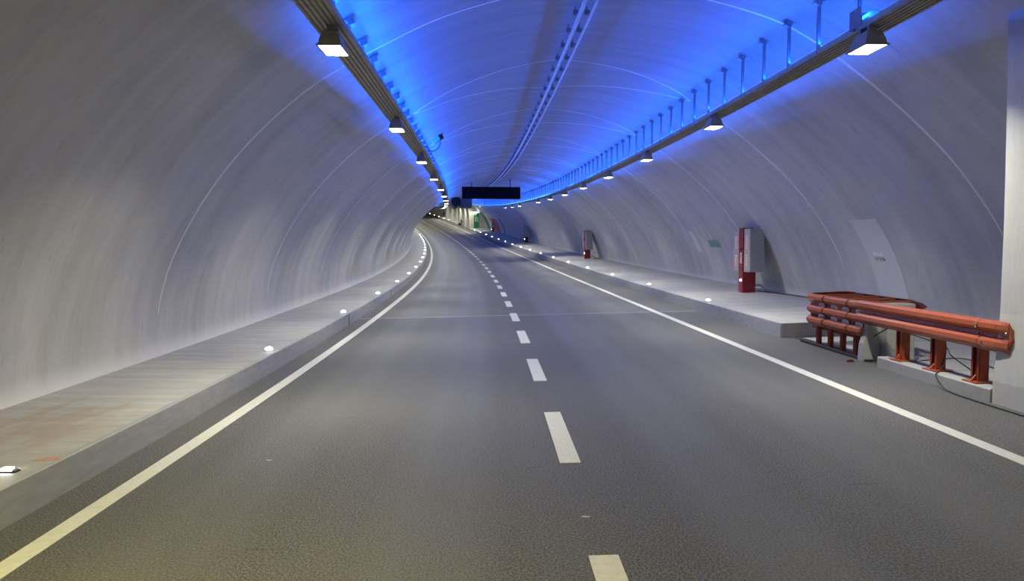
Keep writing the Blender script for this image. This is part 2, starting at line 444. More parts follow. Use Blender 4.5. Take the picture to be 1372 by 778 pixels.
# painted lines (thin paint films on the asphalt)
struct(sweep('trim_90', [(-3.985, .001), (-3.985, .005), (-3.815, .005), (-3.815, .001)], fr(-6, 200, .8), m_line, closed=True))
struct(sweep('trim_91', [(3.98, .001), (3.98, .005), (4.15, .005), (4.15, .001)], fr(-6, 200, .8), m_line, closed=True))
struct(sweep('trim_92', [(-4.37, .0005), (-4.37, .004), (5.29, .004), (5.29, .0005)], [19.80, 19.90], m_joint, closed=True))
for n in range(-1, 40):
    c = 3.486 + 3.9675 * n; a, b = c - 1.0, c + 1.0
    o = sweep('lane_dash', [(-.098, .001), (-.098, .005), (.098, .005), (.098, .001)], fr(a, b, .5), m_line, closed=True, origin=W(c, 0, 0))
    if n < 0: o['label'] = 'white painted dash under the camera'; 
    tag(o, 'white painted dash on the asphalt centre line, %s from the bottom edge of the photo' % ordn(max(n, 0)) if n >= 0 else
        'white painted dash beneath the camera, before the bottom edge of the photo', 'road marking', 'dashes of the centre line')
    if n < 0: bpy.data.objects.remove(o)

# ------------------------------------------------------------------ trays, hangers and blue strips
def add_area(name, s, u, h, sx, sy, power, col, parent=None, up=False, spread=180, loc=None, rot=None):
    ld = bpy.data.lights.new(name, 'AREA'); ld.shape = 'RECTANGLE'; ld.size = sx; ld.size_y = sy; ld.energy = power; ld.color = col
    ld.spread = math.radians(spread)
    lo = bpy.data.objects.new(name, ld); COL.objects.link(lo)
    if parent is not None: lo.parent = parent; lo.location = loc; lo.rotation_euler = rot or (0, 0, 0)
    else:
        lo.location = W(s, u, h); lo.rotation_euler = (math.pi + math.atan(grade(s)) if up else 0, 0, -head(s))
    return lo

def make_tray(u0, u1, hb, s0, s1, side, label, led_s, hanger_s0, hanger_step, hanger_u, hanger_top, n_hang, plate_tilt):
    """u0 outer edge, u1 inner edge"""
    t = bpy.data.objects.new('cable_tray', None); COL.objects.link(t); t.location = W(s0, u0, hb); tag(t, label, 'cable tray', 'cable trays')
    Mi = Matrix.Translation(-t.location)
    sl = fr(s0, s1, 1.0); lo, hi = min(u0, u1), max(u0, u1)
    def part(name, prof, sl_, mat, closed=True, parent=t):
        o = sweep(name, prof, sl_, mat, closed=closed); o.data.transform(Mi); o.parent = parent; return o
    part('tray_floor', [(lo, hb), (hi, hb), (hi, hb + .012), (lo, hb + .012)], sl, m_tray)
    for a in (lo, hi): 
        sgn = 1 if a == lo else -1
        part('tray_side', [(a, hb - .004), (a, hb + .08), (a + sgn * .012, hb + .08), (a + sgn * .012, hb - .004)], sl, m_tray)
    # pressed grooves under the tray, their shade put in as dark strips
    wd = hi - lo
    for k in range(5):
        a = lo + wd * (k + .7) / 5.6
        part('groove', [(a - .012, hb - .010), (a + .012, hb - .010), (a + .012, hb), (a - .012, hb)], sl, m_traydark)
    # cables lying in the tray
    for k in range(3):
        a = lo + wd * (.25 + .2 * k)
        pts = [Mi @ W(s, a + .015 * math.sin(s * (.6 + .2 * k)), hb + .035) for s in fr(s0, s1, 1.5)]
        MB().tube(pts, .018, 6).build('cable', m_black, t)
    # blue strip along the inner edge
    ul = u1 + (-.045 if side == 'L' else .045); hl = hb + .05
    def hx(s): return hb + .05 if s < 40 else hb + .05 + .045 * min(1, (s - 40) / 8)
    led = sweep('light_strip', [(0, 0)] * 4, fr(led_s[0], led_s[1], 1.0), m_led, closed=True, fn=lambda s: [(ul - .015, hx(s)), (ul + .015, hx(s)), (ul + .015, hx(s) + .02), (ul - .015, hx(s) + .02)])
    led.data.transform(Mi); led.parent = t
    br = None
    n = int((led_s[1] - led_s[0]) // 6)
    for k in range(n):
        a = led_s[0] + 6.0 * k + 3
        l1 = add_area('blue_strip_light', a, ul, hb + .14, .03, 5.9, P_BLUE * 5.9, C_BLUE, up=True, spread=125)
        l1.rotation_euler = (Matrix.Rotation(-head(a), 4, 'Z') @ Matrix.Rotation(math.radians(-50 if side == 'R' else 50), 4, 'Y') @ Matrix.Rotation(math.pi, 4, 'X')).to_euler()
        l3 = add_area('blue_strip_light', a, ul, hb + .14, .03, 5.9, P_BLUE * 5.9 * .25, C_BLUE, up=True)
        lo = add_area('blue_strip_light', a, ul, hb + .135, .03, 5.9, P_BLUE * 5.9 * .5, C_BLUE, up=True)
        lo.rotation_euler = (Matrix.Rotation(-head(a), 4, 'Z') @ Matrix.Rotation(math.radians(90 if side == 'R' else -90), 4, 'Y') @ Matrix.Rotation(math.pi, 4, 'X')).to_euler()
    # hangers: post with square ceiling plate
    hh_ = hanger_top - hb - .02
    pm = MB().box(-.022, .022, -.022, .022, 0, hh_).mesh('hanger'); pm.materials.append(m_hang)
    plm = MB().box(-.075, .075, -.075, .075, -.012, .012).box(-.05, .05, -.06, .06, -.095, -.012).mesh('ceiling_plate'); plm.materials.append(m_hang)
    for k in range(n_hang):
        s = hanger_s0 + hanger_step * k
        o = bpy.data.objects.new('hanger', pm); COL.objects.link(o); o.parent = t
        base = W(s, hanger_u, hb + .01); o.location = base - t.location; o.rotation_euler = (0, 0, -head(s))
        q = bpy.data.objects.new('ceiling_plate', plm); COL.objects.link(q); q.parent = o
        q.location = (0, 0, hh_); q.rotation_euler = (0, plate_tilt, 0)
    return t
tray_R = make_tray(4.46, 4.07, 4.75, -10, 126, 'R', 'long galvanised cable tray hung under the right side of the ceiling', (8.5, 124.5), 11.4 - 1.02 * 1, 1.02, 4.09, 5.555, 88, .5)
tray_L = make_tray(-2.905, -2.53, 4.75, -10, 190, 'L', 'long galvanised cable tray hung under the left side of the ceiling', (8.5, 124.5), 9.83 - .99, .99, -2.66, 5.165, 40, -.5)

# ------------------------------------------------------------------ luminaires
def make_luminaire(warm=False):
    r = bpy.data.objects.new('tunnel_luminaire', None); COL.objects.link(r); r.empty_display_size = .1
    h = MB().frus(.135, .225, .012, .125, .21, .09).frus(.125, .21, .09, .085, .16, .20)
    h.build('housing', m_house, r)
    MB().box(-.155, .155, -.245, -.225, 0, .02).box(-.155, .155, .225, .245, 0, .02).box(-.155, -.13, -.225, .225, 0, .02).box(.13, .155, -.225, .225, 0, .02).build('frame', m_house, r)
    MB().box(-.13, .13, -.225, .225, .0, .01).build('glass', m_lens, r)
    MB().box(-.05, .05, -.12, -.08, .19, .285).box(-.05, .05, .08, .12, .19, .285).box(-.05, .05, -.12, .12, .19, .21).build('bracket', m_hang, r)
    return r
lum0 = make_luminaire(); used = False
LD = []
def place_lum(s, u, label, group, warm=False, k=0):
    global used
    o = lum0 if not used else copy_tree(lum0); used = True
    o.location = W(s, u, 4.467); o.rotation_euler = (math.atan(grade(s)), 0, -head(s)); tag(o, label, 'light', group)
    ld = ldm if warm else ldn
    lo = bpy.data.objects.new('luminaire_light', ld); COL.objects.link(lo); LD.append((lo, o))
def mkld(n, p, c):
    ld = bpy.data.lights.new(n, 'AREA'); ld.shape = 'RECTANGLE'; ld.size = .25; ld.size_y = .44; ld.energy = p; ld.color = c; ld.spread = math.radians(122); return ld
ldn = mkld('luminaire_light', P_LUM, C_WHITE); ldm = mkld('luminaire_light', P_LUM * 1.08, (1.0, 0.95, 0.70))
GL, GR = 'luminaires under the left tray', 'luminaires under the right tray'
skipL = {}; skipR = {8, 12, 13, 14, 15, 16, 17}
c = 0
for k in range(0, 30):
    if k in skipL: continue
    place_lum(8.854 + 6.1237 * k, -2.672, 'lit white luminaire under the left cable tray, %s from the camera in its row' % ordn(c), GL, warm=(k == 0)); c += 1
c = 0
for k in range(0, 26):
    if k in skipR: continue
    place_lum(9.071 + 6.1237 * k, 4.104 + .01, 'lit white luminaire under the right cable tray, %s from the camera in its row' % ordn(c), GR); c += 1
for k, (lo, o) in enumerate(LD):
    lo.parent = o; lo.location = (0, 0, -.004)
# luminaires of the section behind the camera, outside the frame: light only the place's own lamps give
for s in (2.73, -3.4, -9.5):
    for u, wm in ((-2.672, True), (4.14, False)):
        a = add_area('luminaire_light', s, u, 4.46, .3, .5, P_WARM if wm else P_LUM * .55, C_WARM if wm else C_WHITE, spread=122 if wm else 155)

# ------------------------------------------------------------------ conduits along the crown
def conduit(u, h, r, label):
    pts = [W(s, u, h) for s in fr(-6, 124, 1.0)]; o = pts[0]
    t = MB().tube([p - o for p in pts], r, 8).build('ceiling_conduit', m_pipe, loc=o, smooth=True)
    return tag(t, label, 'conduit', 'conduits along the crown')
c1 = conduit(.80, 5.96, .036, 'thicker left conduit of the pair running along the ceiling crown')
c2 = conduit(1.00, 5.96, .024, 'thinner right conduit of the pair running along the ceiling crown')
for u, cc in ((.80, c1), (1.00, c2)):
    bm_ = MB().box(-.11, -.035, -.05, .05, -.03, .055).box(-.035, .0, -.012, .012, .02, .045).box(-.085, -.06, -.02, .02, .055, .12).mesh('clip'); bm_.materials.append(m_hang)
    for k in range(60):
        s = 9.3 + 1.0 * k
        q = bpy.data.objects.new('clip', bm_); COL.objects.link(q); q.parent = cc
        q.location = W(s, u, 5.985) - cc.location; q.rotation_euler = (0, 0, -head(s))

# ------------------------------------------------------------------ road studs
def make_stud():
    r = bpy.data.objects.new('kerb_light', None); COL.objects.link(r)
    MB().lathe([(.10, 0), (.10, .008), (.085, .014)], 18).build('base', m_studb, r)
    MB().lathe([(.062, .012), (.062, .030), (.052, .048), (.03, .058), (0.001, .062)], 16).build('lens', m_stud, r, smooth=True)
    return r
st0 = make_stud(); first = True
def place_stud(s, u, label, group):
    global first
    o = st0 if first else copy_tree(st0); first = False
    hh = .30 + (.045 * (abs(u) - 4.44) / 1.7)
    o.location = W(s, u, hh); o.rotation_euler = (0, 0, -head(s)); tag(o, label, 'light', group)
for k in range(1, 17):
    place_stud(12.205 + 6.4775 * (k - 1), -4.56, 'white dome light on the left walkway edge, %s one from the camera' % ordn(k), 'dome lights on the left walkway')
for k in range(0, 17):
    place_stud(19.352 + 6.7575 * k, 5.42, 'white dome light on the right walkway edge, %s one from the camera' % ordn(k), 'dome lights on the right walkway')
for k in range(20, 26):
    place_stud(19.352 + 6.7575 * k, 5.42, 'tiny white dome light beyond the cream wall, %s of the far row' % ordn(k - 20), 'far dome lights beyond the cream wall')
# the nearest one has come loose: a low white lamp in a dark shoe, lying across the walkway
r = empty('kerb_light', 5.66, -4.60, .305, 'low flat white lamp in a dark shoe at the walkway edge, bottom left', 'light')
MB().frus(.075, .035, 0, .068, .03, .012).build('base', m_black, r)
MB().box(-.05, .035, -.026, .02, .010, .034).build('lens', m_stud, r, bevel=.006)
MB().box(.038, .062, -.022, .018, .010, .026).build('end_cap', m_studb, r)
mb = MB(); pts = [(-.08, -.05), (.05, -.06), (.12, -.01), (.14, .05), (.02, .07), (-.06, .02)]
o = MB().prism(pts, 0, .002, lambda p, q, t: (p, q, t)).build('paint_mark', mat_paint('red_spray', (.55, .16, .13), (.42, .33, .28), .6, .3, .6, .8, 4), loc=W(6.0, -4.53, .302))
tag(o, 'small red sprayed patch on the walkway beside the nearest low white lamp', 'paint mark')

# ------------------------------------------------------------------ emergency cabinets
def sticker(parent, x, y0, y1, z0, z1, rows=5):
    """white notice with red border, on a face x = const looking towards the road"""
    s_ = MB().box(x - .004, x, y0, y1, z0, z1).build('sticker', m_white, parent)
    b = .10 * (y1 - y0)
    m = MB().box(x - .006, x - .003, y0, y0 + b, z0, z1).box(x - .006, x - .003, y1 - b, y1, z0, z1).box(x - .006, x - .003, y0, y1, z0, z0 + b).box(x - .006, x - .003, y0, y1, z1 - b, z1)
    L = (z1 - z0) * .8; cy = (y0 + y1) / 2
    for k in range(rows):
        z = z0 + .1 * (z1 - z0) + L * k / rows; t = L / rows * .62; d = (y1 - y0) * .24
        m.box(x - .006, x - .003, cy - d, cy + d, z, z + t * .25)
        m.box(x - .006, x - .003, cy - d, cy - d * .5, z, z + t); 
        if k % 2: m.box(x - .006, x - .003, cy + d * .5, cy + d, z, z + t)
        else: m.box(x - .006, x - .003, cy - d, cy + d, z + t * .7, z + t)
    m.build('lettering', m_redink, s_)
def make_cabinet():
    r = bpy.data.objects.new('emergency_cabinet', None); COL.objects.link(r)
    # local: x away from the road, y along the road (far +), z up
    ped = MB().box(0, .40, 0, .36, 0, .66).box(-.01, .42, -.02, .38, 0, .015).build('pedestal', m_red, r, bevel=.006)
    MB().box(-.012, .12, .10, .34, .66, 2.05).box(-.012, 0, .03, .36, .02, 2.05).box(-.012, .36, .08, .36, 2.03, 2.05).build('red_frame', m_red, r)
    nb = MB().box(.02, .47, -.46, .02, .66, 2.0).box(.015, .475, -.465, .025, 1.985, 2.01).build('near_box', m_grey, r, bevel=.008)
    MB().box(.012, .022, -.43, -.01, .70, 1.95).build('door', m_grey, nb)
    MB().box(.055, .44, -.466, -.458, .70, 1.95).build('side_panel', m_grey, nb)
    fb = MB().box(-.03, .42, .36, .80, .66, 1.92).build('far_box', m_grey, r, bevel=.008)
    sticker(nb, .012, -.30, -.13, 1.36, 1.82); sticker(nb, .012, -.30, -.13, .84, 1.24)
    sticker(fb, -.03, .46, .66, 1.36, 1.82); sticker(fb, -.03, .46, .66, .80, 1.22)
    sticker(r, -.012, .09, .26, .92, 1.28, 4)
    Mx = Matrix.Translation((-.012, .17, 1.38)) @ Matrix.Rotation(-math.pi / 2, 4, 'Y')
    MB().lathe([(.065, 0), (.065, .04), (.05, .065), (.001, .075)], 16, Mx).build('alarm_knob', m_red, r, smooth=True)
    Mx = Matrix.Translation((-.012, .17, .40)) @ Matrix.Rotation(-math.pi / 2, 4, 'Y')
    MB().lathe([(.035, 0), (.035, .012), (.001, .02)], 12, Mx).build('pilot_light', m_stud, r, smooth=True)
    a = [(0.40, .12, .23), (.56, .12, .23)] + [(.56 + .14 * math.sin(t), .12, .09 + .14 * math.cos(t)) for t in [i * math.pi / 12 for i in range(1, 7)]] + [(.70, .12, .0)]
    MB().tube(a, .045, 10).build('pipe', m_pipe, r, smooth=True)
    return r
cab0 = make_cabinet(); CG = 'emergency cabinets along the right walkway'
for i, (s, u, lb) in enumerate(((21.75, 7.33, 'nearest red and grey emergency cabinet with stickers, beside its broad wall shadow'),
                               (50.4, 7.33, 'second emergency cabinet from the camera, standing on the right walkway'),
                               (84.1, 7.45, 'third emergency cabinet on the right walkway, small in the distance'),
                               (115.4, 7.55, 'farthest emergency cabinet, in front of the salmon painted wall strip'))):
    o = cab0 if i == 0 else copy_tree(cab0)
    o.location = W(s, u, .30 + .045 * (u - 5.36) / 3.1); o.rotation_euler = (0, 0, -head(s)); tag(o, lb, 'cabinet', CG)

# ------------------------------------------------------------------ barrier
def WL(o): return lambda s, u, h: W(s, u, h) - o
def wave(h_top, n, depth=.085):
    """front line of a beam with n waves: list of (offset towards road, h)"""
    out = [(0.0, h_top + .005)]
    for k in range(n):
        t = h_top - .215 * k
        out += [(.05, t), (depth, t - .030), (depth + .004, t - .085), (.05, t - .125), (.012, t - .15)]
        if k < n - 1: out += [(.004, t - .18), (.012, t - .205)]
    out += [(.0, h_top - .215 * (n - 1) - .165)]
    return out
def beam(s0, s1, uf, htop, n, th=.008, out=0.0, flip=1, step=.4):
    pr = wave(htop, n); f = [(uf - flip * (d + out), h) for d, h in pr]; b = [(uf - flip * (d + out - th), h) for d, h in pr][::-1]
    return f + b
B = W(10, 5.45, 0)
rail = bpy.data.objects.new('guardrail', None); COL.objects.link(rail); rail.location = B
tag(rail, 'orange double-wave steel guardrail on three posts ending against the pale pier', 'guardrail')
def bsweep(name, prof, sl, mat, parent, fn=None):
    o = sweep(name, prof, sl, mat, closed=True, fn=fn, origin=B); o.parent = parent; o.location = (0, 0, 0); return o
HR = 1.0
bsweep('beam', beam(0, 0, 5.46, HR, 2), fr(8.55, 11.55, .3), m_orange, rail)
bsweep('end_beam', beam(0, 0, 5.452, HR, 2, out=.006), [8.30, 8.45, 8.60], m_orange, rail)
# flared mouth at the near end, a flat plate bent outwards behind it
fl = MB(); wv = wave(HR, 2)
ringa = [W(8.32, 5.452 - d - .006, h) - B for d, h in wv]; ringb = [W(8.12, 5.44 - d * .25 - .03, h * 1.0 - .0) - B for d, h in wv]
n = len(wv)
fl.v += [tuple(p) for p in ringa] + [tuple(p) for p in ringb]
for i in range(n - 1): fl.f.append((i, i + 1, n + i + 1, n + i))
fo = fl.build('flared_end', m_orange, rail); sm = fo.modifiers.new('solid', 'SOLIDIFY'); sm.thickness = .006
T = WL(B)
MB().prism([(8.19, 1.005), (8.10, .90), (8.08, .80), (8.12, .69), (8.19, .64), (8.21, .65), (8.145, .70), (8.11, .80), (8.13, .89), (8.21, .995)], 5.40, 5.46,
           lambda s, h, u: W(s, u, h) - B).build('end_plate', m_orange, rail)
def bolts(pts, parent, r=.016):
    m = MB()
    for (s, u, h) in pts:
        Mx = Matrix.Translation(W(s, u, h) - B) @ Matrix.Rotation(-head(s), 4, 'Z') @ Matrix.Rotation(-math.pi / 2, 4, 'Y')
        m.lathe([(r, 0), (r, .012), (r * .6, .018)], 8, Mx)
    return m.build('bolts', m_steel, parent)
bolts([(8.16, 5.40, .87), (8.16, 5.40, .72)] + [(s, 5.447, .815) for s in (8.7, 9.6, 10.4, 11.1)] + [(8.62, 5.355, h) for h in (.945, .90)] + [(8.52, 5.355, .73)], rail)
# collar lines where the end section laps the beam
for s in (8.60,): bsweep('lap_edge', beam(0, 0, 5.45, HR, 2, th=.004, out=.0095), [s, s + .02], m_orangedk, rail)
def cpost(s, u, h0, h1, wd=.12, dp=.10, parent=rail, base=True):
    m = MB(); c = s
    def t(x, y, z): return W(c + y, u + x, z) - B
    m.box(-dp / 2, dp / 2, -wd / 2, -wd / 2 + .012, h0, h1, t).box(-dp / 2, dp / 2, wd / 2 - .012, wd / 2, h0, h1, t)
    m.box(dp / 2 - .012, dp / 2, -wd / 2, wd / 2, h0, h1, t).box(-dp / 2, -dp / 2 + .012, -wd / 2, -wd / 2 + .03, h0, h1, t).box(-dp / 2, -dp / 2 + .012, wd / 2 - .03, wd / 2, h0, h1, t)
    m.box(-dp / 2 + .02, dp / 2 - .02, -.006, .006, h0, h1, t)
    o = m.build('post', m_orangedk, parent)
    if base:
        q = MB().box(-.14, .14, -.13, .13, h0, h0 + .018, t); q.prism([(-.05, h0 + .018), (-.12, h0 + .018), (-.05, h0 + .10)], -.008, .008, lambda a, b, d: t(a, d, b))
        q.build('base_plate', m_orange, o)
    return o
for s in (8.78, 9.62, 10.45): cpost(s, 5.535, .17, .90, .15, .13)

# crash cushion: telescoping panels, rounded nose, rear rail and cross beams
cush = bpy.data.objects.new('crash_cushion', None); COL.objects.link(cush); cush.location = B
tag(cush, 'orange crash cushion of lapped slotted panels with ladder top, left end of the barrier', 'barrier')
edges = [11.50, 11.93, 12.36, 12.80, 13.34]
for i in range(4):
    a, b = edges[i], edges[i + 1]
    bsweep('panel', beam(0, 0, 5.50, HR - .02, 3, out=.012 * (i % 2) + .0), fr(a - .03, b + .03, .2), m_orange, cush)
    bsweep('lap_edge', beam(0, 0, 5.50 - .002, HR - .02, 3, th=.004, out=.012 * (i % 2) + .006), [a - .035, a - .012], m_maroon, cush)
    # elongated slots in the two valleys, with a steel slider plate at the near end of each
    for hv in (.815 - .02, .60 - .02):
        m = MB(); m.box(a + .16, b - .05, -.02, .02, 0, 1) if False else None
        uo = 5.50 - .016 - .012 * (i % 2)
        sl = MB().prism([(a + .18, hv - .026), (b - .05, hv - .026), (b - .05, hv + .026), (a + .18, hv + .026)], uo - .002, uo, lambda s, h, u: W(s, u, h) - B)
        sl.build('slot', m_orangedk if hv > .7 else m_black, cush)
        pp = [(a + .02, hv - .04), (a + .20, hv - .04)] + [(a + .20 + .02 * math.sin(t), hv - .04 * math.cos(t)) for t in (math.pi / 4, math.pi / 2, 3 * math.pi / 4)] + [(a + .20, hv + .04), (a + .02, hv + .04), (a - .01, hv)]
        g = MB().prism(pp, uo - .010, uo - .002, lambda s, h, u: W(s, u, h) - B).build('slider_plate', m_pipe, cush)
        b2 = MB()
        for sx in (.06, .13):
            Mx = Matrix.Translation(W(a + sx, uo - .010, hv) - B) @ Matrix.Rotation(-head(a), 4, 'Z') @ Matrix.Rotation(-math.pi / 2, 4, 'Y')
            b2.lathe([(.014, 0), (.014, .01), (.008, .016)], 8, Mx)
        b2.build('bolts', m_steel, g)
for s in (11.85, 12.30, 12.75, 13.2): cpost(s, 5.57, .02, .62, .09, .07, cush, base=False)
# nose: the three-wave sheet bends round the far end
def nose():
    m = MB(); wv = wave(HR - .02, 3); n = len(wv); rows = []
    path = [(13.34, 5.50, -1, 0)]
    for k in range(1, 9):
        t = k / 8 * math.pi / 2; path.append((13.34 + .22 * math.sin(t), 5.50 + .22 - .22 * math.cos(t), -math.cos(t), math.sin(t)))
    path.append((13.72, 6.24, 0, 1))
    for k in range(1, 9):
        t = k / 8 * math.pi / 2; path.append((13.72 - .16 * (1 - math.cos(t)), 6.24 + .16 * math.sin(t), math.sin(t), math.cos(t)))
    for (s, u, nu, ns) in path: rows.append([W(s + ns * d, u + nu * d, h) - B for d, h in wv])
    for r in rows: m.v += [tuple(p) for p in r]
    for i in range(len(rows) - 1):
        for j in range(n - 1): m.f.append((i * n + j, i * n + j + 1, (i + 1) * n + j + 1, (i + 1) * n + j))
    o = m.build('nose', m_orange, cush); q = o.modifiers.new('solid', 'SOLIDIFY'); q.thickness = .008
nose()
bsweep('rear_beam', beam(0, 0, 6.40, HR - .03, 3, flip=-1), fr(11.70, 13.56, .3), m_maroon, cush)  # beam lies in shadow: the shade is put into its maroon colour
MB().prism([(11.72, .97), (11.44, .945), (11.28, .89), (11.44, .83), (11.72, .80)], 6.36, 6.44, lambda s, h, u: W(s, u, h) - B).build('rear_end', m_maroon, cush)  # same painted shade as the rear beam
for s in (11.6, 12.15, 12.65, 13.15):
    MB().prism([(s - .02, .94), (s + .02, .94), (s + .02, .975), (s - .02, .975)], 5.50, 6.40, lambda a, h, u: W(a, u, h) - B).build('cross_beam', m_orange, cush)
    cpost(s, 6.34, .02, .93, .08, .07, cush, base=False)
MB().box(11.3, 13.7, 0, .14, 0, .03, lambda a, b_, z: W(a, 5.44 + b_, z + .006) - B).build('ground_rail', m_black, cush)
MB().box(11.6, 13.6, 0, .06, .30, .42, lambda a, b_, z: W(a, 5.63 + b_, z) - B).build('inner_beam', m_orangedk, cush)
# steel leg and concrete block behind the end of the cushion
o = MB().prism([(5.40, 0), (5.70, 0), (5.72, .60), (5.70, .78), (5.50, .78), (5.48, .45), (5.42, .30)], 11.36, 11.50, lambda u, h, s: W(s, u, h) - W(11.3, 5.6, 0)).build('steel_bracket', m_block, loc=W(11.3, 5.6, 0), bevel=.006)
tag(o, 'pale grey steel foot between the crash cushion and the first guardrail post', 'bracket')
o = MB().box(11.20, 11.50, 5.72, 6.19, .0, .955, lambda a, b_, z: W(a, b_, z) - W(11.2, 6.3, 0)).build('concrete_block', m_block, loc=W(11.2, 6.3, 0), bevel=.01)
tag(o, 'upright pale concrete block standing behind the guardrail', 'block')
o = MB().box(11.42, 11.46, 5.56, 5.68, .30, .95, lambda a, b_, z: W(a, b_, z) - W(11.4, 5.6, 0)); o = o.build('backing_plate', m_traydark, cush, loc=W(11.4, 5.6, 0) - B)
# concrete beam the guardrail stands on
struct(sweep('trim_93', [(5.37, -.04), (5.37, .155), (5.385, .17), (5.70, .17), (5.70, -.04)], fr(8.36, 10.85, .3), m_block, closed=True))
# cables
def cable(pts, label, r=.009):
    P = [W(*p) for p in pts]; o = P[0]; Q = []
    n = len(P)
    for i in range(n - 1):
        p0 = P[max(i - 1, 0)]; p1 = P[i]; p2 = P[i + 1]; p3 = P[min(i + 2, n - 1)]
        for j in range(6):
            t = j / 6; Q.append(.5 * (2 * p1 + (p2 - p0) * t + (2 * p0 - 5 * p1 + 4 * p2 - p3) * t * t + (3 * p1 - p0 - 3 * p2 + p3) * t ** 3) - o)
    Q.append(P[-1] - o)
    return tag(MB().tube(Q, r, 6).build('cable', m_black, loc=o, smooth=True), label, 'cable')
cable([(11.3, 5.56, .42), (11.1, 5.62, .55), (10.95, 5.68, .62), (10.75, 5.75, .56), (10.2, 6.0, .42), (9.8, 5.85, .34), (9.2, 5.75, .22), (8.8, 5.8, .06)], 'black cable sagging behind the guardrail between its first and last posts')
cable([(11.0, 6.1, .05), (10.6, 6.1, .14), (10.2, 6.3, .22), (9.7, 6.3, .20), (9.2, 6.3, .17), (8.7, 6.1, .25), (8.45, 5.9, .34)], 'black cable running level along the bay floor to the pier')
cable([(9.6, 5.62, .62), (9.55, 5.60, .42), (9.5, 5.50, .20), (9.3, 5.30, .165), (9.15, 5.31, .03), (8.9, 5.26, .012), (8.6, 5.24, .012), (8.1, 5.24, .012), (7.5, 5.25, .012), (6.9, 5.28, .012)], 'thin black cable dropping over the concrete kerb and along the foot of the pier', .008)
cable([(22.2, 8.0, .35), (19, 8.3, .365), (16, 8.3, .365), (14.4, 8.2, .35), (13.9, 7.6, .05), (13.8, 6.9, .02)], 'dark cable along the wall foot from the nearest emergency cabinet', .012)
o = MB(); rr = random.Random(3)
for k in range(6):
    x, y = rr.uniform(-.06, .06), rr.uniform(-.03, .03); o.frus(rr.uniform(.015, .03), .015, 0, .012, .01, rr.uniform(.02, .045), x, y)
tag(o.build('rubble', m_maroon, loc=W(11.35, 5.2, .003)), 'small dark red broken fragment on the asphalt before the barrier', 'debris')
o = MB(); 
for k in range(7):
    x, y = rr.uniform(-.07, .07), rr.uniform(-.05, .05); o.frus(.016, .014, 0, .01, .01, rr.uniform(.015, .035), x, y)
tag(o.build('rubble', m_traydark, loc=W(9.0, 4.5, .003) if False else W(14.0, 5.55, .003)), 'small dark rubble at the cut end of the right walkway', 'debris')

# ------------------------------------------------------------------ marks on the right wall
def wallquad(name, s0, s1, h0, h1, mat, off=.006, n=8, sh=0.0, side='R'):
    m = MB(); o = W((s0 + s1) / 2, wallpt(side, (h0 + h1) / 2), (h0 + h1) / 2)
    for i in range(n + 1):
        h = h0 + (h1 - h0) * i / n
        for s in (s0, s1):
            for d in (off, off * .2): m.v.append(tuple(W(s, wallpt(side, h, d), h) - o))
    for i in range(n):
        a = 4 * i; b = a + 4
        m.f += [(a, a + 2, b + 2, b), (a + 1, b + 1, b + 3, a + 3), (a, b, b + 1, a + 1), (a + 2, a + 3, b + 3, b + 2)]
    m.f += [(0, 1, 3, 2), (4 * n, 4 * n + 2, 4 * n + 3, 4 * n + 1)]
    return m.build(name, mat, loc=o)
tag(wallquad('repair_patch', 14.95, 16.05, .36, 2.44, m_patch, .006), 'tall paler rectangular patch on the right wall behind the orange barrier', 'wall patch')
# small stencilled characters, two lines
def glyphs(name, s_hi, h_hi, cell, gap, hgt, rows, mats, label, off=.012):
    """rows of strings drawn from box strokes on the wall; s decreases to the right of the photo"""
    F = {'A': ((0, 0, .25, 1), (.75, 0, 1, 1), (0, .8, 1, 1), (0, .4, 1, .55)), 'K': ((0, 0, .25, 1), (.25, .4, .6, .6), (.6, .6, .95, 1), (.6, 0, .95, .4)),
         'Y': ((0, .5, .25, 1), (.75, .5, 1, 1), (.25, .4, .75, .6), (.4, 0, .62, .4)), 'N': ((0, 0, .25, 1), (.75, 0, 1, 1), (.25, .55, .5, .85), (.5, .2, .75, .55)),
         'V': ((0, .4, .25, 1), (.75, .4, 1, 1), (.2, .15, .5, .4), (.5, .15, .8, .4)), 'I': ((.4, 0, .62, 1),), 'O': ((0, 0, .25, 1), (.75, 0, 1, 1), (0, .8, 1, 1), (0, 0, 1, .2)),
         'D': ((0, 0, .25, 1), (.7, .15, .95, .85), (0, .8, .8, 1), (0, 0, .8, .2))}
    r = bpy.data.objects.new(name, None); COL.objects.link(r); r.location = W(s_hi, wallpt('R', h_hi), h_hi)
    tag(r, label, 'marking')
    for j, row in enumerate(rows):
        top = h_hi - j * (hgt + gap)
        for i, ch in enumerate(row):
            if ch == ' ': continue
            m = MB(); sa = s_hi - i * (cell + gap)
            for (a, b, c_, d) in F[ch]:
                P = [(sa - a * cell, top - hgt + b * hgt), (sa - c_ * cell, top - hgt + b * hgt), (sa - c_ * cell, top - hgt + d * hgt), (sa - a * cell, top - hgt + d * hgt)]
                m.prism(P, off, off - .003, lambda s, h, t: W(s, wallpt('R', h, t), h) - r.location)
            m.build('character', mats[j], r)
glyphs('wall_stencil', 15.78, 1.70, .10, .035, .085, ['AKK', 'VYN'], [m_inklt, m_ink], 'small two-line stencilled characters on the pale wall patch')
glyphs('wall_stencil', 43.3, 1.99, .40, .12, .28, ['II'], [m_ink], 'pair of dark rectangular stencil bars on the wall between the two nearer cabinets')
g = wallquad('wall_stencil', 25.75, 26.95, 1.69, 1.95, m_teal, .006); tag(g, 'faded green rectangular stencil on the wall left of the nearest cabinet', 'marking')
tag(wallquad('repair_patch', 28.2, 28.75, 1.48, 2.32, m_patch, .006), 'narrow pale slanting patch on the right wall left of the green stencil', 'wall patch')

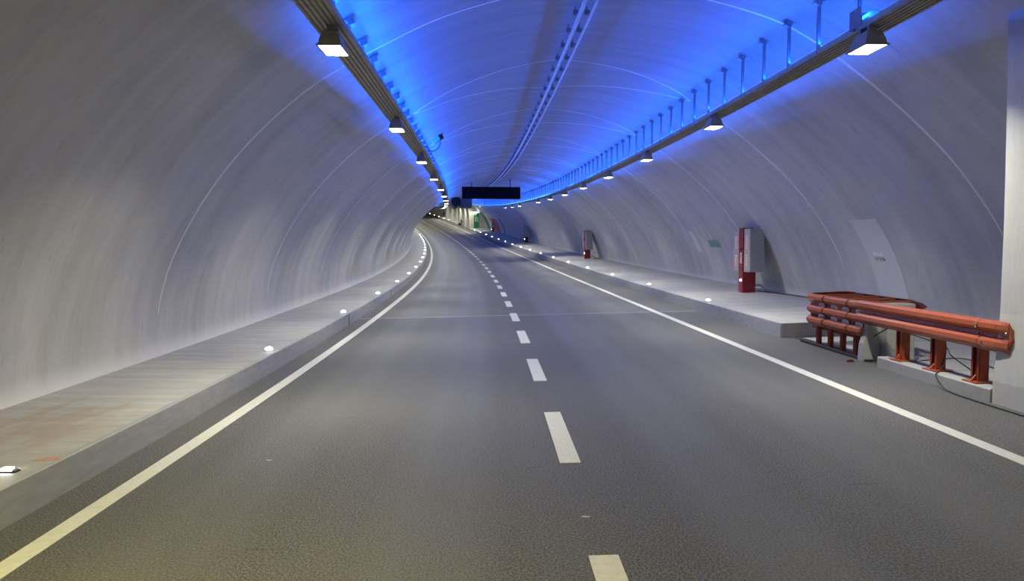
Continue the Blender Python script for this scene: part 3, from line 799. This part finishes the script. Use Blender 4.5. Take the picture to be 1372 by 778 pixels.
# ------------------------------------------------------------------ junction box on the right tray
r = empty('junction_box', 9.2, 4.10, 4.77, 'dark junction box standing on the right cable tray above the nearest right luminaire', 'junction box')
MB().box(-.10, -.085, -.18, .12, .0, .24).box(-.098, .30, .10, .115, .0, .24).build('bracket', m_hang, r)
MB().box(.02, .28, -.12, .10, .02, .20).build('box', m_house, r, bevel=.01)
MB().box(-.055, -.015, -.03, .01, .22, .72).build('post', m_traydark, r)
# ------------------------------------------------------------------ surveillance camera on the left tray
r = empty('surveillance_camera', 20.0, -2.45, 4.80, 'small surveillance camera on a curved arm above the left cable tray', 'camera')
MB().tube([(0, 0, 0), (.10, 0, -.13 + .0), (.22, 0, -.14), (.33, 0, -.06), (.39, 0, .06), (.40, 0, .12)], .018, 8).build('arm', m_hang, r, smooth=True)
R_ = Matrix.Translation((.34, 0, .20)) @ Matrix.Rotation(math.radians(-28), 4, 'Y') @ Matrix.Rotation(math.radians(35), 4, 'Z')
def t(x, y, z): return tuple(R_ @ Vector((x, y, z)))
MB().box(-.07, .07, -.17, .15, -.06, .05, t).box(-.085, .085, -.22, .17, .05, .065, t).build('body', m_fan, r)
MB().lathe([(.045, 0), (.045, .02), (.03, .025)], 14, R_ @ Matrix.Translation((0, -.17, 0)) @ Matrix.Rotation(math.pi / 2, 4, 'X')).build('lens', m_black, r)

# ------------------------------------------------------------------ message sign
sg = empty('message_sign', 50, .5, 4.73, 'blank dark rectangular message sign hanging across the tunnel', 'sign')
MB().box(-2.07, 2.07, 0, .30, 0, .845).build('cabinet', m_sign, sg, bevel=.02)
MB().box(-2.0, 2.0, -.012, 0, .06, .785).build('screen', m_sign, sg)
for x in (-1.4, 1.35):
    hg = MB().box(x - .04, x + .04, .1, .18, .845, 1.36).box(x - .14, x + .10, .06, .22, 1.36, 1.39).build('hanger', m_traydark, sg)
# ------------------------------------------------------------------ jet fans
def make_fan():
    r = bpy.data.objects.new('jet_fan', None); COL.objects.link(r)
    Mx = Matrix.Rotation(-math.pi / 2, 4, 'X')
    MB().lathe([(.60, -1.9), (.68, -2.0), (.70, -1.9), (.70, 1.9), (.60, 1.95), (.60, -1.9)], 28, Mx).build('casing', m_fan, r, smooth=False)
    MB().lathe([(.001, -1.75), (.12, -1.7), (.20, -1.5), (.20, 1.4), (.001, 1.6)], 16, Mx).build('hub', m_fan, r)
    for k in range(9):
        a = 2 * math.pi * k / 9; ca, sa = math.cos(a), math.sin(a); m = MB()
        def t(x, y, z): 
            px, pz = x, z
            return (px * ca - pz * sa, y, px * sa + pz * ca)
        m.quad(t(.18, -1.55, -.05), t(.59, -1.55, -.02), t(.59, -1.40, .10), t(.18, -1.35, .08)); o = m.build('blade', m_hang, r)
        q = o.modifiers.new('s', 'SOLIDIFY'); q.thickness = .015
    for y in (-1.2, 1.2): MB().box(-.5, .5, y - .05, y + .05, .62, .72).box(-.5, -.42, y - .05, y + .05, .62, 1.1 - .25).box(.42, .5, y - .05, y + .05, .62, 1.1 - .25).build('bracket', m_fan, r)
    return r
f0 = make_fan(); f0.location = W(102, .25, 5.2); f0.rotation_euler = (0, 0, -head(102)); tag(f0, 'dark round jet fan under the ceiling just left of the message sign', 'fan')
b_ = empty('fan_cabinet', 103, 1.05, 4.55, 'grey box-shaped duct beside the jet fan, behind the lower left of the message sign', 'duct')
MB().box(0, 1.7, -.6, 1.6, 0, 1.45).build('casing', m_traydark, b_, bevel=.02); MB().box(-.05, 1.75, -.65, -.6, 1.3, 1.5).box(.1, .2, 0, .1, 1.45, 1.6).build('rim', m_traydark, b_)

# ------------------------------------------------------------------ end of the bay: door, canopy, arch band
d = empty('door_1', 125.98, 6.5, .33, '', ''); 
del d['label'], d['category']; d['kind'] = 'structure'
MB().box(-.5, .5, -.06, 0, 0, 2.65).build('door_leaf', m_green, d)
MB().box(-.28, .28, -.075, -.06, 1.25, 2.0).build('notice', m_white, d)
MB().box(-.10, .02, -.082, -.075, 1.35, 1.9).box(.06, .16, -.082, -.075, 1.5, 1.8).build('pictogram', m_green, d)
MB().box(.36, .44, -.12, -.06, .95, 1.1).build('handle', m_steel, d)
MB().box(-.58, -.5, -.08, 0, 0, 2.72).box(.5, .58, -.08, 0, 0, 2.72).box(-.58, .58, -.08, 0, 2.65, 2.72).build('door_frame', m_cream, d)
r = empty('exit_lamp', 125.8, 6.2, 3.05, 'small white lamp above the green door on the cream end wall', 'light')
MB().box(-.22, .22, -.1, .1, 0, .2).build('lens', m_stud, r); MB().box(-.26, .26, -.12, .15, .2, .24).build('cover', m_house, r)
r = empty('door_canopy', 125.6, 7.1, 2.98, 'thin flat canopy projecting right of the green door', 'canopy')
MB().box(-.7, .7, -.45, .38, 0, .10).build('slab', m_cream, r); MB().box(.62, .76, -.45, .30, -.05, .62).build('end_plate', m_traydark, r)
add_area('exit_lamp_light', 124.5, 7.2, 4.0, .3, .3, 60, (1, .97, .75), spread=180)
for l in (C.objects[-1],) if False else (): pass
a = [p for p in PR if .35 <= p[1] <= 4.4]
def archband(s0, s1, P, off, mat, label):
    m = MB(); org = W(s0, P[len(P) // 2][0], P[len(P) // 2][1]); n = len(P)
    for (u, h) in P:
        for s in (s0, s1):
            for d in (0.01, off): m.v.append(tuple(W(s, u - d, h - d * .2) - org))
    for i in range(n - 1):
        x, y = 4 * i, 4 * i + 4
        m.f += [(x, x + 1, y + 1, y), (x + 2, y + 2, y + 3, x + 3), (x + 1, x + 3, y + 3, y + 1), (x, y, y + 2, x + 2)]
    m.f += [(0, 2, 3, 1), (4 * n - 4, 4 * n - 3, 4 * n - 1, 4 * n - 2)]
    return tag(m.build('wall_band', mat, loc=org), label, 'wall band')
archband(122.6, 125.4, a, .05, m_greendk, 'green arched band following the wall beside the cream end wall')
archband(112.0, 119.5, [p for p in a if p[1] < 2.6], .04, m_salmon, 'salmon painted low wall strip behind the farthest emergency cabinet')
archband(107.4, 107.9, [p for p in a if p[1] < 2.9], .06, m_traydark, 'thin dark upright strip on the wall right of the salmon paint')
# dark equipment in the far narrow section
r = empty('hydrant_stand', 135, 5.0, .32, 'small dark equipment stand at the foot of the far pier, left of the green door', 'equipment')
MB().lathe([(.22, 0), (.22, .08), (.10, .12), (.10, .9), (.16, 1.0), (.12, 1.15), (.001, 1.2)], 12).build('body', m_fan, r)
MB().tube([(-.45, 0, .35), (-.2, 0, .5), (.0, 0, .55), (.2, 0, .7), (.3, 0, .95)], .06, 8).build('pipe', m_fan, r)
MB().lathe([(.28, -.05), (.28, .05)], 14, Matrix.Translation((-.35, 0, .3)) @ Matrix.Rotation(math.pi / 2, 4, 'X')).build('wheel', m_fan, r)
r = empty('signal_post', 162, 5.6, .32, 'tiny dark box on a post in the far bend, above the far dome lights', 'signal')
MB().box(-.2, .2, -.1, .1, .4, 1.3).build('box', m_fan, r); MB().box(-.04, .04, -.04, .04, 0, 2.4).build('pole', m_fan, r)

# ------------------------------------------------------------------ small marks on road and kerb
for (a, u, w_, lb) in ((5.15, -.03, .07, 'short white fleck of paint on the asphalt between the two nearest centre dashes'),
                       (6.8, -2.9, .06, 'tiny white scratch on the asphalt of the left lane near the edge line')):
    o = W(a, u, .002); n = [(-w_ / 2, 0), (-w_ * .2, .014), (w_ * .45, .008), (w_ / 2, -.004), (0, -.012)]
    tag(MB().prism(n, 0, .002, lambda p, q, t: (p, q, t)).build('paint_fleck', m_line, loc=o), lb, 'paint mark')
k = 94
for (side, a) in (('L', 18.4), ('L', 27.4), ('R', 23.6)):
    u = -4.369 if side == 'L' else 5.287
    m = MB().box(a, a + (.09 if side == 'L' else .5), u - .004, u + .004, .0, .298, lambda x, y, z: W(x, y, z))
    struct(m.build('trim_%d' % k, m_traydark if side == 'L' else m_block)); k += 1
